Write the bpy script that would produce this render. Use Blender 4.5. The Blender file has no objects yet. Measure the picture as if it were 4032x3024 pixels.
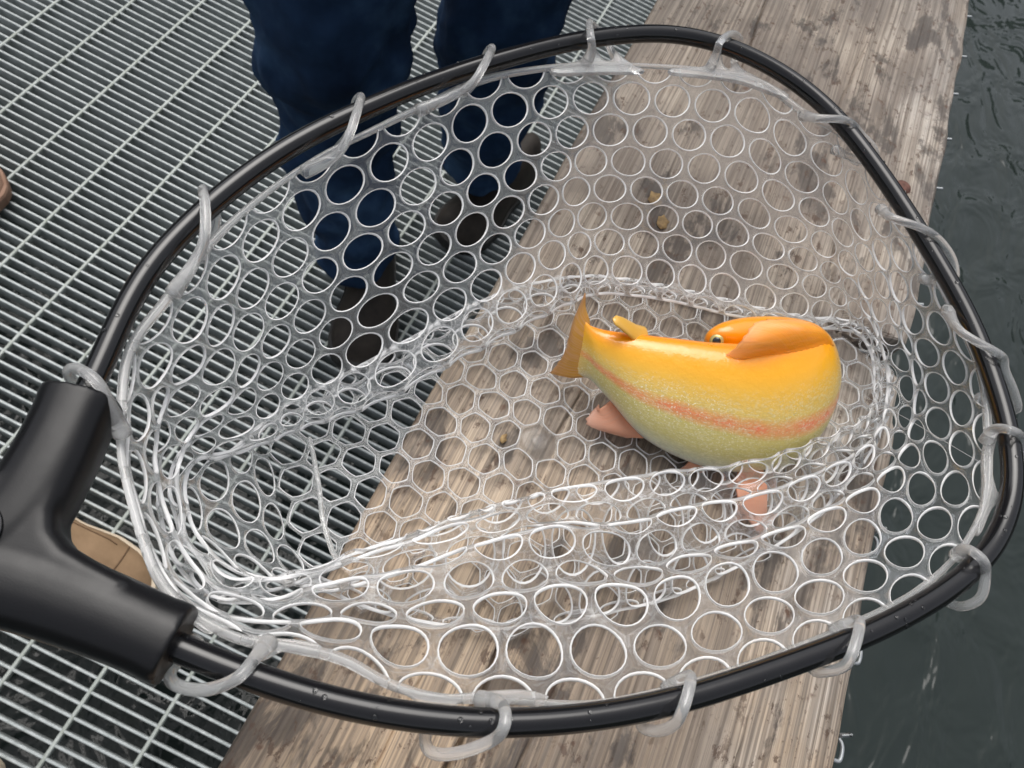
import bpy, bmesh, math, random
import numpy as np
from mathutils import Vector, Matrix, noise
R_ = math.radians
random.seed(7); rng = np.random.default_rng(7)
sc = bpy.context.scene
COL = sc.collection

# ------------------------------------------------------------------ camera
RW = np.array([[0.8896475, 0.3983532, 0.22325336],
               [0.45663818, -0.7792548, -0.42923598],
               [0.00298373, 0.48381472, -0.87516536]])      # world -> camera (x right, y down, z forward)
CAM = np.array([0.4104962, 0.02916744, 1.19114928])
FPX = 3031.86
cd = bpy.data.cameras.new('camera'); cam = bpy.data.objects.new('camera', cd); COL.objects.link(cam)
m = Matrix.Identity(4)
for r in range(3):
    m[r][0] = RW[0][r]; m[r][1] = -RW[1][r]; m[r][2] = -RW[2][r]; m[r][3] = CAM[r]
cam.matrix_world = m
cd.sensor_width = 36; cd.lens = FPX / 4032 * 36
cd.clip_start = .01; cd.clip_end = 2000
cd.dof.use_dof = True; cd.dof.focus_distance = .41; cd.dof.aperture_fstop = 20.0
sc.camera = cam

# ------------------------------------------------------------------ overcast sky and sun
SUN_EL, SUN_AZ = 60, 325
w = bpy.data.worlds.new('World'); sc.world = w; w.use_nodes = True
nt = w.node_tree; nt.nodes.clear()
sky = nt.nodes.new('ShaderNodeTexSky'); sky.sky_type = 'NISHITA'; sky.sun_disc = False
sky.sun_elevation = R_(SUN_EL); sky.sun_rotation = R_(SUN_AZ)
sky.air_density = 1.0; sky.dust_density = 4.0; sky.ozone_density = 1.0
hs = nt.nodes.new('ShaderNodeHueSaturation'); hs.inputs['Saturation'].default_value = .30
bg = nt.nodes.new('ShaderNodeBackground'); bg.inputs['Strength'].default_value = .15
wo = nt.nodes.new('ShaderNodeOutputWorld')
nt.links.new(sky.outputs[0], hs.inputs['Color']); nt.links.new(hs.outputs[0], bg.inputs['Color'])
nt.links.new(bg.outputs[0], wo.inputs[0])
sd = bpy.data.lights.new('sun', 'SUN'); sd.energy = 1.5; sd.angle = R_(45); sd.color = (1, .97, .93)
so = bpy.data.objects.new('sun', sd); COL.objects.link(so)
az = R_(SUN_AZ)
dirv = Vector((math.sin(az) * math.cos(R_(SUN_EL)), math.cos(az) * math.cos(R_(SUN_EL)), math.sin(R_(SUN_EL))))
so.rotation_euler = dirv.to_track_quat('Z', 'Y').to_euler(); so.location = (0, 0, 8)
vs = sc.view_settings; vs.view_transform = 'Standard'; vs.look = 'None'; vs.exposure = 0.24; vs.gamma = 1
vs.use_curve_mapping = False
sc.cycles.max_bounces = 8; sc.cycles.transparent_max_bounces = 16; sc.cycles.transmission_bounces = 8
sc.cycles.use_denoising = True
sc.cycles.caustics_refractive = True; sc.cycles.caustics_reflective = False

# ------------------------------------------------------------------ geometry helpers
ZP = .782                      # top of the rail plank above the grating
K = 4032 / 2212                # picture coordinates below are on a 2212-wide copy of the photograph
def U(x, y, h=0.):             # pixel + height above plank top -> world point
    d = RW.T @ np.array([(x * K - 2016) / FPX, (y * K - 1512) / FPX, 1.])
    k = (ZP + h - CAM[2]) / d[2]
    return CAM + k * d
def UG(x, y, z=0.): return U(x, y, z - ZP)    # height above the grating

def setp(o, label=None, cat=None, group=None, kind=None):
    if label: o['label'] = label
    if cat: o['category'] = cat
    if group: o['group'] = group
    if kind: o['kind'] = kind
    return o
def empty(name, loc=(0, 0, 0), **kw):
    o = bpy.data.objects.new(name, None); COL.objects.link(o); o.location = loc; o.empty_display_size = .05
    return setp(o, **kw)
def link(name, me, mat=None, parent=None, **kw):
    o = bpy.data.objects.new(name, me); COL.objects.link(o)
    if mat and not me.materials: me.materials.append(mat)
    if parent:
        o.parent = parent; o.matrix_parent_inverse = Matrix.Translation(parent.location).inverted()
    return setp(o, **kw)
def mesh(name, V, F, smooth=True):
    me = bpy.data.meshes.new(name)
    me.from_pydata([tuple(map(float, v)) for v in V], [], F); me.update()
    if smooth: me.polygons.foreach_set('use_smooth', [True] * len(me.polygons))
    return me
def fix_normals(me):
    bm = bmesh.new(); bm.from_mesh(me); bmesh.ops.recalc_face_normals(bm, faces=bm.faces); bm.to_mesh(me); bm.free()
    return me
def catmull(P, n, closed=False):
    P = np.asarray(P, float); m_ = len(P); out = []
    segs = m_ if closed else m_ - 1
    for i in range(segs):
        if closed: a, b, c, d = P[(i-1) % m_], P[i], P[(i+1) % m_], P[(i+2) % m_]
        else: a, b, c, d = P[max(i-1, 0)], P[i], P[i+1], P[min(i+2, m_-1)]
        for k in range(n):
            t = k / n
            out.append(.5 * ((2*b) + (c-a)*t + (2*a-5*b+4*c-d)*t*t + (3*b-a-3*c+d)*t**3))
    if not closed: out.append(P[-1])
    return np.array(out)
def resample(P, n, closed=False):
    P = np.asarray(P, float)
    Q = np.vstack([P, P[:1]]) if closed else P
    s = np.r_[0, np.cumsum(np.linalg.norm(np.diff(Q[:, :3], axis=0), axis=1))]
    t = np.linspace(0, s[-1], n + 1)[:-1] if closed else np.linspace(0, s[-1], n)
    return np.stack([np.interp(t, s, Q[:, k]) for k in range(Q.shape[1])], 1)
def tube_vf(P, rad, seg=12, closed=False, caps=True, flat=1.0, up=(0, 0, 1)):
    P = np.asarray(P, float); n = len(P); rad = np.broadcast_to(np.asarray(rad, float), (n,))
    if closed: T = np.roll(P, -1, 0) - np.roll(P, 1, 0)
    else: T = np.gradient(P, axis=0)
    T /= np.linalg.norm(T, axis=1)[:, None] + 1e-12
    up = np.array(up, float); N = up - T[0] * (up @ T[0])
    if np.linalg.norm(N) < 1e-3: N = np.array([1., 0, 0]) - T[0] * T[0][0]
    N /= np.linalg.norm(N); V = []; F = []
    for i in range(n):
        N = N - T[i] * (N @ T[i]); N /= np.linalg.norm(N)
        if closed:
            N = up - T[i] * (up @ T[i]); N /= np.linalg.norm(N)
        B = np.cross(T[i], N)
        for k in range(seg):
            a = 2 * math.pi * k / seg
            V.append(P[i] + rad[i] * (math.cos(a) * N * flat + math.sin(a) * B))
    for i in range(n if closed else n - 1):
        j = (i + 1) % n
        for k in range(seg):
            l = (k + 1) % seg
            F.append((i*seg+k, i*seg+l, j*seg+l, j*seg+k))
    if caps and not closed:
        V.append(P[0] - T[0] * rad[0] * .5); V.append(P[-1] + T[-1] * rad[-1] * .5)
        c0, c1 = len(V) - 2, len(V) - 1
        for k in range(seg):
            l = (k + 1) % seg
            F.append((c0, l, k)); F.append((c1, (n-1)*seg+k, (n-1)*seg+l))
    return V, F
def tube(name, P, rad, mat, parent=None, seg=12, closed=False, flat=1.0, **kw):
    V, F = tube_vf(P, rad, seg, closed, flat=flat)
    return link(name, fix_normals(mesh(name, V, F)), mat, parent, **kw)
def box_vf(x0, x1, y0, y1, z0, z1):
    V = [(x, y, z) for z in (z0, z1) for y in (y0, y1) for x in (x0, x1)]
    F = [(0, 2, 3, 1), (4, 5, 7, 6), (0, 1, 5, 4), (2, 6, 7, 3), (0, 4, 6, 2), (1, 3, 7, 5)]
    return V, F
def loft(rings, closed_ends=True):
    n = len(rings[0]); V = [p for r in rings for p in r]; F = []
    for i in range(len(rings) - 1):
        for k in range(n):
            l = (k + 1) % n
            F.append((i*n+k, i*n+l, (i+1)*n+l, (i+1)*n+k))
    if closed_ends:
        V += [np.mean(rings[0], 0), np.mean(rings[-1], 0)]; a, b = len(V) - 2, len(V) - 1
        for k in range(n):
            l = (k + 1) % n
            F.append((a, l, k)); F.append((b, (len(rings)-1)*n+k, (len(rings)-1)*n+l))
    return V, F

# ------------------------------------------------------------------ materials
class MT:
    def __init__(s, name):
        s.m = bpy.data.materials.new(name); s.m.use_nodes = True; s.t = s.m.node_tree
        s.b = s.t.nodes['Principled BSDF']; s.out = s.t.nodes['Material Output']
    def n(s, typ, **kw):
        nd = s.t.nodes.new(typ)
        for k, v in kw.items():
            if hasattr(nd, k) and k not in ('Scale',): setattr(nd, k, v)
            else: nd.inputs[k].default_value = v
        return nd
    def l(s, a, b): s.t.links.new(a, b)
    def set(s, **kw):
        for k, v in kw.items(): s.b.inputs[k.replace('_', ' ')].default_value = v
        return s
    def coord(s, scale=(1, 1, 1), out='Object'):
        tc = s.n('ShaderNodeTexCoord'); mp = s.n('ShaderNodeMapping'); mp.inputs['Scale'].default_value = scale
        s.l(tc.outputs[out], mp.inputs['Vector']); return mp.outputs[0]
    def noise(s, vec, scale, detail=4, rough=.55, dist=0.):
        nd = s.n('ShaderNodeTexNoise'); nd.inputs['Scale'].default_value = scale; nd.inputs['Detail'].default_value = detail
        nd.inputs['Roughness'].default_value = rough; nd.inputs['Distortion'].default_value = dist
        s.l(vec, nd.inputs['Vector']); return nd.outputs[0]
    def ramp(s, fac, stops):
        nd = s.n('ShaderNodeValToRGB'); e = nd.color_ramp.elements
        while len(e) < len(stops): e.new(.5)
        for el, (p, c) in zip(e, stops):
            el.position = p; el.color = (*c, 1) if len(c) == 3 else c
        s.l(fac, nd.inputs[0]); return nd.outputs[0]
    def mix(s, fac, a, b, mode='MIX'):
        nd = s.n('ShaderNodeMix', data_type='RGBA', blend_type=mode)
        for v, k in ((fac, 0), (a, 6), (b, 7)):
            if hasattr(v, 'is_linked') or hasattr(v, 'links'): s.l(v, nd.inputs[k])
            elif k == 0: nd.inputs[0].default_value = v
            else: nd.inputs[k].default_value = (*v, 1)
        return nd.outputs[2]
    def math(s, op, a, b=None):
        nd = s.n('ShaderNodeMath', operation=op)
        for v, k in ((a, 0), (b, 1)):
            if v is None: continue
            if hasattr(v, 'links'): s.l(v, nd.inputs[k])
            else: nd.inputs[k].default_value = v
        return nd.outputs[0]
    def bump(s, h, strength=.3, dist=.001, normal=None):
        nd = s.n('ShaderNodeBump'); nd.inputs['Strength'].default_value = strength; nd.inputs['Distance'].default_value = dist
        s.l(h, nd.inputs['Height'])
        if normal is not None: s.l(normal, nd.inputs['Normal'])
        return nd.outputs[0]

def g3(v): return (v, v, v)
M = {}
# galvanised steel bars
t = MT('galvanised_steel'); v = t.coord()
n1 = t.noise(v, 60, 5, .6); n2 = t.noise(v, 700, 3)
c = t.ramp(n1, [(.3, (.27, .30, .295)), (.55, (.39, .42, .42)), (.75, (.50, .53, .53))])
c = t.mix(t.ramp(n2, [(.55, g3(0)), (.75, g3(.35))]), c, (.52, .55, .55))
t.l(c, t.b.inputs['Base Color']); t.set(Metallic=.25, Roughness=.5)
t.l(t.bump(n2, .15, .0004), t.b.inputs['Normal']); M['galv'] = t.m
# cross bars: same steel, a little darker and greener throughout
t = MT('galvanised_steel_green'); v = t.coord()
n1 = t.noise(v, 40, 4, .6)
c = t.ramp(n1, [(.3, (.24, .265, .23)), (.6, (.36, .39, .37)), (.8, (.45, .48, .46))])
t.l(c, t.b.inputs['Base Color']); t.set(Metallic=.2, Roughness=.55); M['galv2'] = t.m
# wire
t = MT('galvanised_wire'); t.set(Base_Color=(.40, .42, .43, 1), Metallic=.5, Roughness=.45); M['wire'] = t.m
# lake water
t = MT('lake_water'); v = t.coord((1, 1, 1))
wv = t.coord((1.0, .55, 1)); w1 = t.noise(wv, 7, 3, .5, .6); w2 = t.noise(wv, 22, 2, .5, .4)
b1 = t.bump(w1, .8, .042); b2 = t.bump(w2, .3, .004, b1)
t.l(b2, t.b.inputs['Normal']); t.set(Base_Color=(.022, .029, .027, 1), Roughness=.02, IOR=1.33, Specular_IOR_Level=.5)
M['water'] = t.m
# net frame aluminium tube, black anodised
t = MT('black_anodised_tube'); v = t.coord(); n1 = t.noise(v, 90, 3)
t.set(Base_Color=(.008, .008, .009, 1), Roughness=.2, Metallic=0, Specular_IOR_Level=.5)
t.l(t.ramp(n1, [(.3, g3(.13)), (.7, g3(.20))]), t.b.inputs['Roughness']); M['tube'] = t.m
t = MT('black_plastic'); v = t.coord(); n1 = t.noise(v, 1500, 2); n2 = t.noise(v, 40, 4)
t.set(Base_Color=(.007, .007, .008, 1), Specular_IOR_Level=.30)
t.l(t.ramp(n2, [(.3, g3(.26)), (.7, g3(.40))]), t.b.inputs['Roughness'])
t.l(t.bump(n1, .10, .0002), t.b.inputs['Normal']); M['plastic'] = t.m
# clear silicone of the net
def silicone(name, tr, tint, rough, trans):
    t = MT(name); v = t.coord(); n1 = t.noise(v, 350, 3)
    t.set(Base_Color=(*tint, 1), Roughness=rough, IOR=1.41, Transmission_Weight=trans, Specular_IOR_Level=.5)
    tp = t.n('ShaderNodeBsdfTransparent'); mx = t.n('ShaderNodeMixShader'); mx.inputs[0].default_value = tr
    t.l(t.b.outputs[0], mx.inputs[1]); t.l(tp.outputs[0], mx.inputs[2]); t.l(mx.outputs[0], t.out.inputs[0])
    return t.m
M['sil'] = silicone('clear_silicone', .52, (.97, .98, .98), .06, .95)
M['sil_edge'] = silicone('clear_silicone_edge_glow', .08, (.97, .97, .97), .07, .28)  # whiter, less clear hole rims: bright edge glow put into the colour
M['sil2'] = silicone('clear_silicone_thick', .10, (.97, .97, .96), .08, .80)
# denim, jacket, leather, skin
t = MT('navy_denim'); v = t.coord(); n1 = t.noise(v, 9, 4, .6); n2 = t.noise(v, 900, 2)
wv2 = t.n('ShaderNodeTexWave'); wv2.inputs['Scale'].default_value = 420; wv2.inputs['Distortion'].default_value = 1.5
t.l(t.coord((1, 1, .6)), wv2.inputs['Vector'])
c = t.ramp(n1, [(.32, (.006, .016, .042)), (.52, (.018, .045, .105)), (.72, (.055, .115, .22))])
c = t.mix(t.math('MULTIPLY', n2, .35), c, (.014, .028, .055))
t.l(c, t.b.inputs['Base Color']); t.set(Roughness=.9, Specular_IOR_Level=.15)
t.l(t.bump(wv2.outputs[1], .25, .0006), t.b.inputs['Normal']); M['denim'] = t.m
t = MT('dark_jacket'); t.set(Base_Color=(.012, .014, .02, 1), Roughness=.8); M['jacket'] = t.m
t = MT('skin'); t.set(Base_Color=(.5, .3, .22, 1), Roughness=.5); M['skin'] = t.m
t = MT('hair'); t.set(Base_Color=(.03, .02, .015, 1), Roughness=.6); M['hair'] = t.m
def leather(name, a, b, rough=.7):
    t = MT(name); v = t.coord(); n1 = t.noise(v, 25, 5, .6); n2 = t.noise(v, 500, 3)
    t.l(t.ramp(n1, [(.3, a), (.7, b)]), t.b.inputs['Base Color']); t.set(Roughness=rough, Specular_IOR_Level=.3)
    t.l(t.bump(n2, .3, .0006), t.b.inputs['Normal']); return t.m
M['dkleather'] = leather('dark_brown_leather', (.012, .010, .008), (.040, .031, .024))
M['tan'] = leather('tan_nubuck', (.21, .135, .075), (.31, .205, .12), .85)
M['pink'] = leather('brown_suede', (.20, .115, .075), (.33, .21, .15), .85)
t = MT('cream_rubber_sole'); t.set(Base_Color=(.55, .46, .34, 1), Roughness=.6); M['sole'] = t.m
t = MT('black_rubber_sole'); t.set(Base_Color=(.015, .014, .013, 1), Roughness=.6); M['dksole'] = t.m
t = MT('stitching'); t.set(Base_Color=(.11, .06, .03, 1), Roughness=.8); M['stitch'] = t.m
# weathered plank
t = MT('weathered_pine'); v = t.coord()
big = t.noise(v, 11, 4, .6)
dv = t.n('ShaderNodeVectorMath', operation='SCALE'); dv.inputs['Scale'].default_value = .006
nz = t.n('ShaderNodeTexNoise'); nz.inputs['Scale'].default_value = 5; nz.inputs['Detail'].default_value = 2
tc = t.n('ShaderNodeTexCoord'); t.l(tc.outputs['Object'], nz.inputs['Vector']); t.l(nz.outputs[1], dv.inputs[0])
ad = t.n('ShaderNodeVectorMath', operation='ADD'); t.l(tc.outputs['Object'], ad.inputs[0]); t.l(dv.outputs[0], ad.inputs[1])
def st(sx, sy, rot=0):
    mp = t.n('ShaderNodeMapping'); mp.inputs['Scale'].default_value = (sx, sy, 1); t.l(ad.outputs[0], mp.inputs['Vector']); return mp.outputs[0]
ring = t.noise(st(150, .9), 1, 2, .5); fine = t.noise(st(560, 3.5), 1, 4, .65); fib = t.noise(st(1500, 22), 1, 3, .6)
sy_ = t.n('ShaderNodeSeparateXYZ'); t.l(tc.outputs['Object'], sy_.inputs[0])
base = t.ramp(big, [(.30, (.27, .225, .185)), (.46, (.41, .345, .28)), (.60, (.50, .43, .35)), (.8, (.58, .49, .395))])
near = t.ramp(t.math('ADD', sy_.outputs[1], t.math('MULTIPLY', big, .16)), [(.12, g3(.9)), (.46, g3(0))])
base = t.mix(near, base, (.58, .425, .28))                                            # drier, tanner stretch
worn = t.math('MULTIPLY', t.ramp(sy_.outputs[0], [(.56, g3(0)), (.63, g3(1))]), t.ramp(t.noise(st(30, 9), 1, 4, .6), [(.40, g3(0)), (.60, g3(.75))]))
base = t.mix(worn, base, (.66, .61, .55))                                              # bleached, worn outer edge
c = t.mix(t.ramp(ring, [(.40, g3(0)), (.46, g3(.50)), (.50, g3(.66)), (.54, g3(.08)), (.60, g3(.1)), (.65, g3(.55)), (.72, g3(.1))]), base, (.17, .13, .10))
c = t.mix(t.ramp(fine, [(.48, g3(0)), (.62, g3(.60))]), c, (.11, .09, .072))
vf = t.noise(st(950, 7), 1, 3, .6)
c = t.mix(t.ramp(vf, [(.50, g3(0)), (.64, g3(.45))]), c, (.12, .095, .075))
c = t.mix(t.ramp(fib, [(.42, g3(.0)), (.75, g3(.16))]), c, (.58, .52, .45))
stn = t.noise(t.coord((1, .45, 1)), 30, 6, .66, .4)
stn2 = t.noise(t.coord((1, .6, 1)), 7.5, 5, .62, .4)
wet = t.ramp(stn2, [(.44, g3(0)), (.52, g3(.45)), (.64, g3(.65))])
c = t.mix(wet, c, (.125, .102, .085))                                                  # damp, mildewed patches
c = t.mix(t.ramp(stn, [(.55, g3(0)), (.60, g3(.7)), (.70, g3(.85))]), c, (.062, .052, .046))
stn3 = t.noise(t.coord((1, .6, 1)), 150, 5, .7)
c = t.mix(t.math('MULTIPLY', t.ramp(stn3, [(.57, g3(0)), (.63, g3(.8))]), t.ramp(stn, [(.36, g3(.15)), (.52, g3(1))])), c, (.09, .055, .038))
vo = t.n('ShaderNodeTexVoronoi'); vo.inputs['Scale'].default_value = 75; vo.inputs['Randomness'].default_value = 1.0
wob = t.n('ShaderNodeVectorMath', operation='ADD'); nz2 = t.n('ShaderNodeTexNoise'); nz2.inputs['Scale'].default_value = 130; t.l(tc.outputs['Object'], nz2.inputs['Vector'])
sc2 = t.n('ShaderNodeVectorMath', operation='SCALE'); sc2.inputs['Scale'].default_value = .012; t.l(nz2.outputs[1], sc2.inputs[0])
t.l(tc.outputs['Object'], wob.inputs[0]); t.l(sc2.outputs[0], wob.inputs[1]); t.l(wob.outputs[0], vo.inputs['Vector'])
sp = t.ramp(vo.outputs['Distance'], [(.10, g3(1)), (.24, g3(0))])
spm = t.math('MULTIPLY', sp, t.ramp(t.noise(v, 60, 3), [(.52, g3(0)), (.60, g3(1))]))
c = t.mix(t.math('MULTIPLY', spm, .7), c, (.10, .045, .025))                           # brown specks
t.l(c, t.b.inputs['Base Color']); t.set(Roughness=.78, Specular_IOR_Level=.3)
t.l(t.ramp(stn2, [(.4, g3(.8)), (.6, g3(.45))]), t.b.inputs['Roughness'])
bb = t.bump(fine, .5, .0012); t.l(t.bump(fib, .35, .0004, bb), t.b.inputs['Normal']); M['wood'] = t.m
t = MT('post_wood'); t.set(Base_Color=(.25, .2, .15, 1), Roughness=.85); M['post'] = t.m
t = MT('rusty_iron'); v = t.coord(); n1 = t.noise(v, 220, 5, .65)
t.l(t.ramp(n1, [(.3, (.07, .03, .022)), (.7, (.20, .09, .065))]), t.b.inputs['Base Color']); t.set(Roughness=.8)
t.l(t.bump(n1, .5, .001), t.b.inputs['Normal']); M['rust'] = t.m
t = MT('dry_leaf'); v = t.coord(); n1 = t.noise(v, 200, 4)
t.l(t.ramp(n1, [(.3, (.16, .10, .045)), (.7, (.40, .27, .12))]), t.b.inputs['Base Color']); t.set(Roughness=.7); M['leaf'] = t.m
# trout skin: u runs tail to head, v runs back to belly
t = MT('golden_trout_skin'); uv = t.n('ShaderNodeUVMap'); uv.uv_map = 'UVMap'
sx = t.n('ShaderNodeSeparateXYZ'); t.l(uv.outputs[0], sx.inputs[0])
ob = t.coord(); nA = t.noise(ob, 60, 5, .65); nB = t.noise(ob, 420, 3, .6)
vv = t.math('ADD', sx.outputs[1], t.math('MULTIPLY', t.math('SUBTRACT', nA, .5), .045))
vv = t.math('ADD', vv, t.math('MULTIPLY', t.math('SUBTRACT', nB, .5), .015))
ush = t.ramp(sx.outputs[0], [(.35, g3(0)), (.60, g3(1))])
vv = t.math('MULTIPLY', vv, t.math('SUBTRACT', 1.0, t.math('MULTIPLY', ush, .29)))
c = t.ramp(vv, [(0, (.95, .29, .001)), (.09, (.95, .36, .003)), (.16, (.92, .42, .012)), (.30, (.86, .48, .05)), (.44, (.80, .55, .13)),
                (.62, (.70, .58, .18)), (.80, (.70, .62, .24)), (.92, (.70, .72, .52)), (1, (.74, .76, .74))])
band_ = t.ramp(vv, [(.445, g3(0)), (.495, g3(.7)), (.53, g3(1)), (.565, g3(.8)), (.615, g3(0))])
band_ = t.math('MULTIPLY', band_, t.ramp(nA, [(.30, g3(.55)), (.60, g3(1))]))
c = t.mix(t.math('MULTIPLY', band_, .95), c, (.90, .20, .09))
c = t.mix(t.ramp(sx.outputs[0], [(0, g3(.85)), (.13, g3(0))]), c, (.80, .42, .04))
vo = t.n('ShaderNodeTexVoronoi'); vo.inputs['Scale'].default_value = 1.0
mp = t.n('ShaderNodeMapping'); mp.inputs['Scale'].default_value = (230, 100, 1); t.l(uv.outputs[0], mp.inputs['Vector']); t.l(mp.outputs[0], vo.inputs['Vector'])
scl = t.ramp(vo.outputs['Distance'], [(.1, g3(1)), (.6, g3(0))])
low = t.ramp(sx.outputs[1], [(.25, g3(0)), (.45, g3(1))])
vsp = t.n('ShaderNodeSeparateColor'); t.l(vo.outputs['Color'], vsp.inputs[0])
cellr = t.ramp(vsp.outputs[0], [(.55, g3(0)), (.95, g3(1))])                            # scale glitter painted in: a share of the scales made paler
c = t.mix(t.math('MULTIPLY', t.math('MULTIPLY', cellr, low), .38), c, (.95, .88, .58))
c = t.mix(t.math('MULTIPLY', t.math('MULTIPLY', t.ramp(vo.outputs['Distance'], [(.45, g3(0)), (.75, g3(1))]), low), .16), c, (.45, .36, .10))
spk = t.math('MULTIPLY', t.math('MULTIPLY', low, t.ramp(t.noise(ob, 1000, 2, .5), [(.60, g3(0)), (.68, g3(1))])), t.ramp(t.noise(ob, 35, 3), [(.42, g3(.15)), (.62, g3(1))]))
c = t.mix(t.math('MULTIPLY', spk, .85), c, (1.0, .95, .72))  # sparkle on the flank painted in as fine pale specks
t.l(c, t.b.inputs['Base Color'])
t.l(t.math('MULTIPLY', t.math('MULTIPLY', low, cellr), .18), t.b.inputs['Metallic'])
t.l(t.ramp(t.noise(ob, 90, 3), [(.3, g3(.26)), (.7, g3(.40))]), t.b.inputs['Roughness'])
t.set(Specular_IOR_Level=.35, Coat_Weight=.7, Coat_Roughness=.04, Subsurface_Weight=.0)
bn = t.bump(t.math('MULTIPLY', scl, low), .22, .0003); bn2 = t.bump(t.noise(ob, 170, 3, .6), .25, .0012, bn)
t.l(bn2, t.b.inputs['Normal']); t.l(bn2, t.b.inputs['Coat Normal']); M['trout'] = t.m
def finmat(name, a, b, al, ray=.5, tlu=.38, fade=.45):
    t = MT(name); uv = t.n('ShaderNodeUVMap'); uv.uv_map = 'UVMap'
    mp = t.n('ShaderNodeMapping'); mp.inputs['Scale'].default_value = (34, .5, 1); t.l(uv.outputs[0], mp.inputs['Vector'])
    n1 = t.noise(mp.outputs[0], 1.6, 3); sx = t.n('ShaderNodeSeparateXYZ'); t.l(uv.outputs[0], sx.inputs[0])
    c = t.mix(t.math('POWER', sx.outputs[1], 2.5), a, b); c = t.mix(t.ramp(n1, [(.4, g3(0)), (.7, g3(ray))]), c, (.85, .55, .40))
    t.l(c, t.b.inputs['Base Color']); t.set(Roughness=.35, Coat_Weight=.4); t.l(t.math('SUBTRACT', al, t.math('MULTIPLY', t.math('POWER', sx.outputs[1], 2.0), al * fade)), t.b.inputs['Alpha'])
    t.l(t.bump(n1, .6, .001), t.b.inputs['Normal'])
    tl = t.n('ShaderNodeBsdfTranslucent'); t.l(c, tl.inputs[0]); ms = t.n('ShaderNodeMixShader'); ms.inputs[0].default_value = tlu
    t.l(t.b.outputs[0], ms.inputs[1]); t.l(tl.outputs[0], ms.inputs[2]); t.l(ms.outputs[0], t.out.inputs[0]); return t.m
M['fin_o'] = finmat('orange_fin', (1.0, .42, .002), (1.0, .58, .25), .58, .10, .05, .25)
M['fin_p'] = finmat('pink_fin', (.97, .46, .27), (.98, .62, .48), .85, .4, .25)
M['fin_t'] = finmat('tail_fin', (.80, .44, .05), (.72, .42, .16), .95)
t = MT('yellow_fin'); t.set(Base_Color=(.72, .40, .06, 1), Roughness=.3, Coat_Weight=.5); M['fin_y'] = t.m
t = MT('eye_black'); t.set(Base_Color=(.004, .004, .004, 1), Roughness=.08, Coat_Weight=1); M['eyeb'] = t.m
t = MT('eye_iris'); t.set(Base_Color=(.50, .42, .16, 1), Roughness=.25, Metallic=.4); M['eyei'] = t.m
t = MT('fishing_line'); t.set(Base_Color=(.7, .7, .7, 1), Roughness=.2, Alpha=.55); M['line'] = t.m
t = MT('water_drop'); t.set(Base_Color=(1, 1, 1, 1), Roughness=.02, IOR=1.33, Transmission_Weight=1.0); M['drop'] = t.m

# ------------------------------------------------------------------ the setting: water, grating walkway
WZ = -.55
s = 400
o = link('lake_water', mesh('lake_water', [(-s, -s, WZ), (s, -s, WZ), (s, s, WZ), (-s, s, WZ)], [(0, 1, 2, 3)]), M['water'])
setp(o, kind='structure')

def woods():
    n, m_ = 220, 16; V = []; F = []
    for i in range(n):
        a = 2 * math.pi * i / n; top = 12 + 4 * noise.noise((math.cos(a) * 9, math.sin(a) * 9, 2)) + 2.5 * noise.noise((math.cos(a) * 30, math.sin(a) * 30, 5))
        for k in range(m_):
            f_ = k / (m_ - 1); r = 34 + 5 * noise.noise((math.cos(a) * 14, math.sin(a) * 14, f_ * 4)) + 6 * f_ * f_ + 2 * noise.noise((math.cos(a) * 50, math.sin(a) * 50, f_ * 12))
            V.append((r * math.cos(a), r * math.sin(a), WZ - .3 + (top + .3) * f_))
    for i in range(n):
        j = (i + 1) % n
        for k in range(m_ - 1): F.append((i*m_+k, j*m_+k, j*m_+k+1, i*m_+k+1))
    return mesh('far_woods', V, F)
t = MT('woodland'); v = t.coord(); n1 = t.noise(v, .8, 5, .7)
t.l(t.ramp(n1, [(.35, (.008, .014, .006)), (.65, (.045, .065, .025))]), t.b.inputs['Base Color']); t.set(Roughness=.9, Specular_IOR_Level=.1); M['woods'] = t.m
setp(link('far_woods', woods(), M['woods']), label='dense dark green woodland ringing the far shore of the lake', cat='woodland', kind='stuff')
deck = empty('grating_walkway', (0, 0, 0), kind='structure')
BP, CP = .01746, .102223
GX0, GX1, GY0, GY1 = -1.75, .63, -.70, 2.75
def bar_mesh(name, L, wid, dep, ch, axis):
    # rectangular bar with rounded top edges, running from 0 to L along the axis
    prof = [(-wid/2, -dep), (wid/2, -dep), (wid/2, -ch), (wid/2-ch, 0), (-wid/2+ch, 0), (-wid/2, -ch)]
    V = []
    for e in (0, L):
        for a, z in prof: V.append((e, a, z) if axis == 'x' else (a, e, z))
    n = len(prof); F = [tuple(range(n)), tuple(range(2*n-1, n-1, -1))]
    for k in range(n): l = (k+1) % n; F.append((k, l, n+l, n+k))
    return fix_normals(mesh(name, V, F, False))
bm_bar = bar_mesh('bearing_bar', GX1 - GX0, .0042, .026, .0010, 'x')
for j in range(int(GY0 / BP), int(GY1 / BP) + 1):
    o = link('bearing_bar', bm_bar, M['galv'], deck); o.location = (GX0, j * BP + random.uniform(-.0004, .0004), random.uniform(-.0004, .0004))
bm_cr = bar_mesh('cross_bar', GY1 - GY0, .0056, .010, .0012, 'y')
for i in range(int(GX0 / CP), int(GX1 / CP) + 1):
    o = link('cross_bar', bm_cr, M['galv2'], deck); o.location = (i * CP, GY0, .0006)
for y in (-.45, 1.35, 2.6):       # joists under the grating
    V, F = box_vf(GX0, GX1, y - .04, y + .04, -.20, -.0275)
    link('joist', mesh('joist', V, F, False), M['galv2'], deck)
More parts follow.
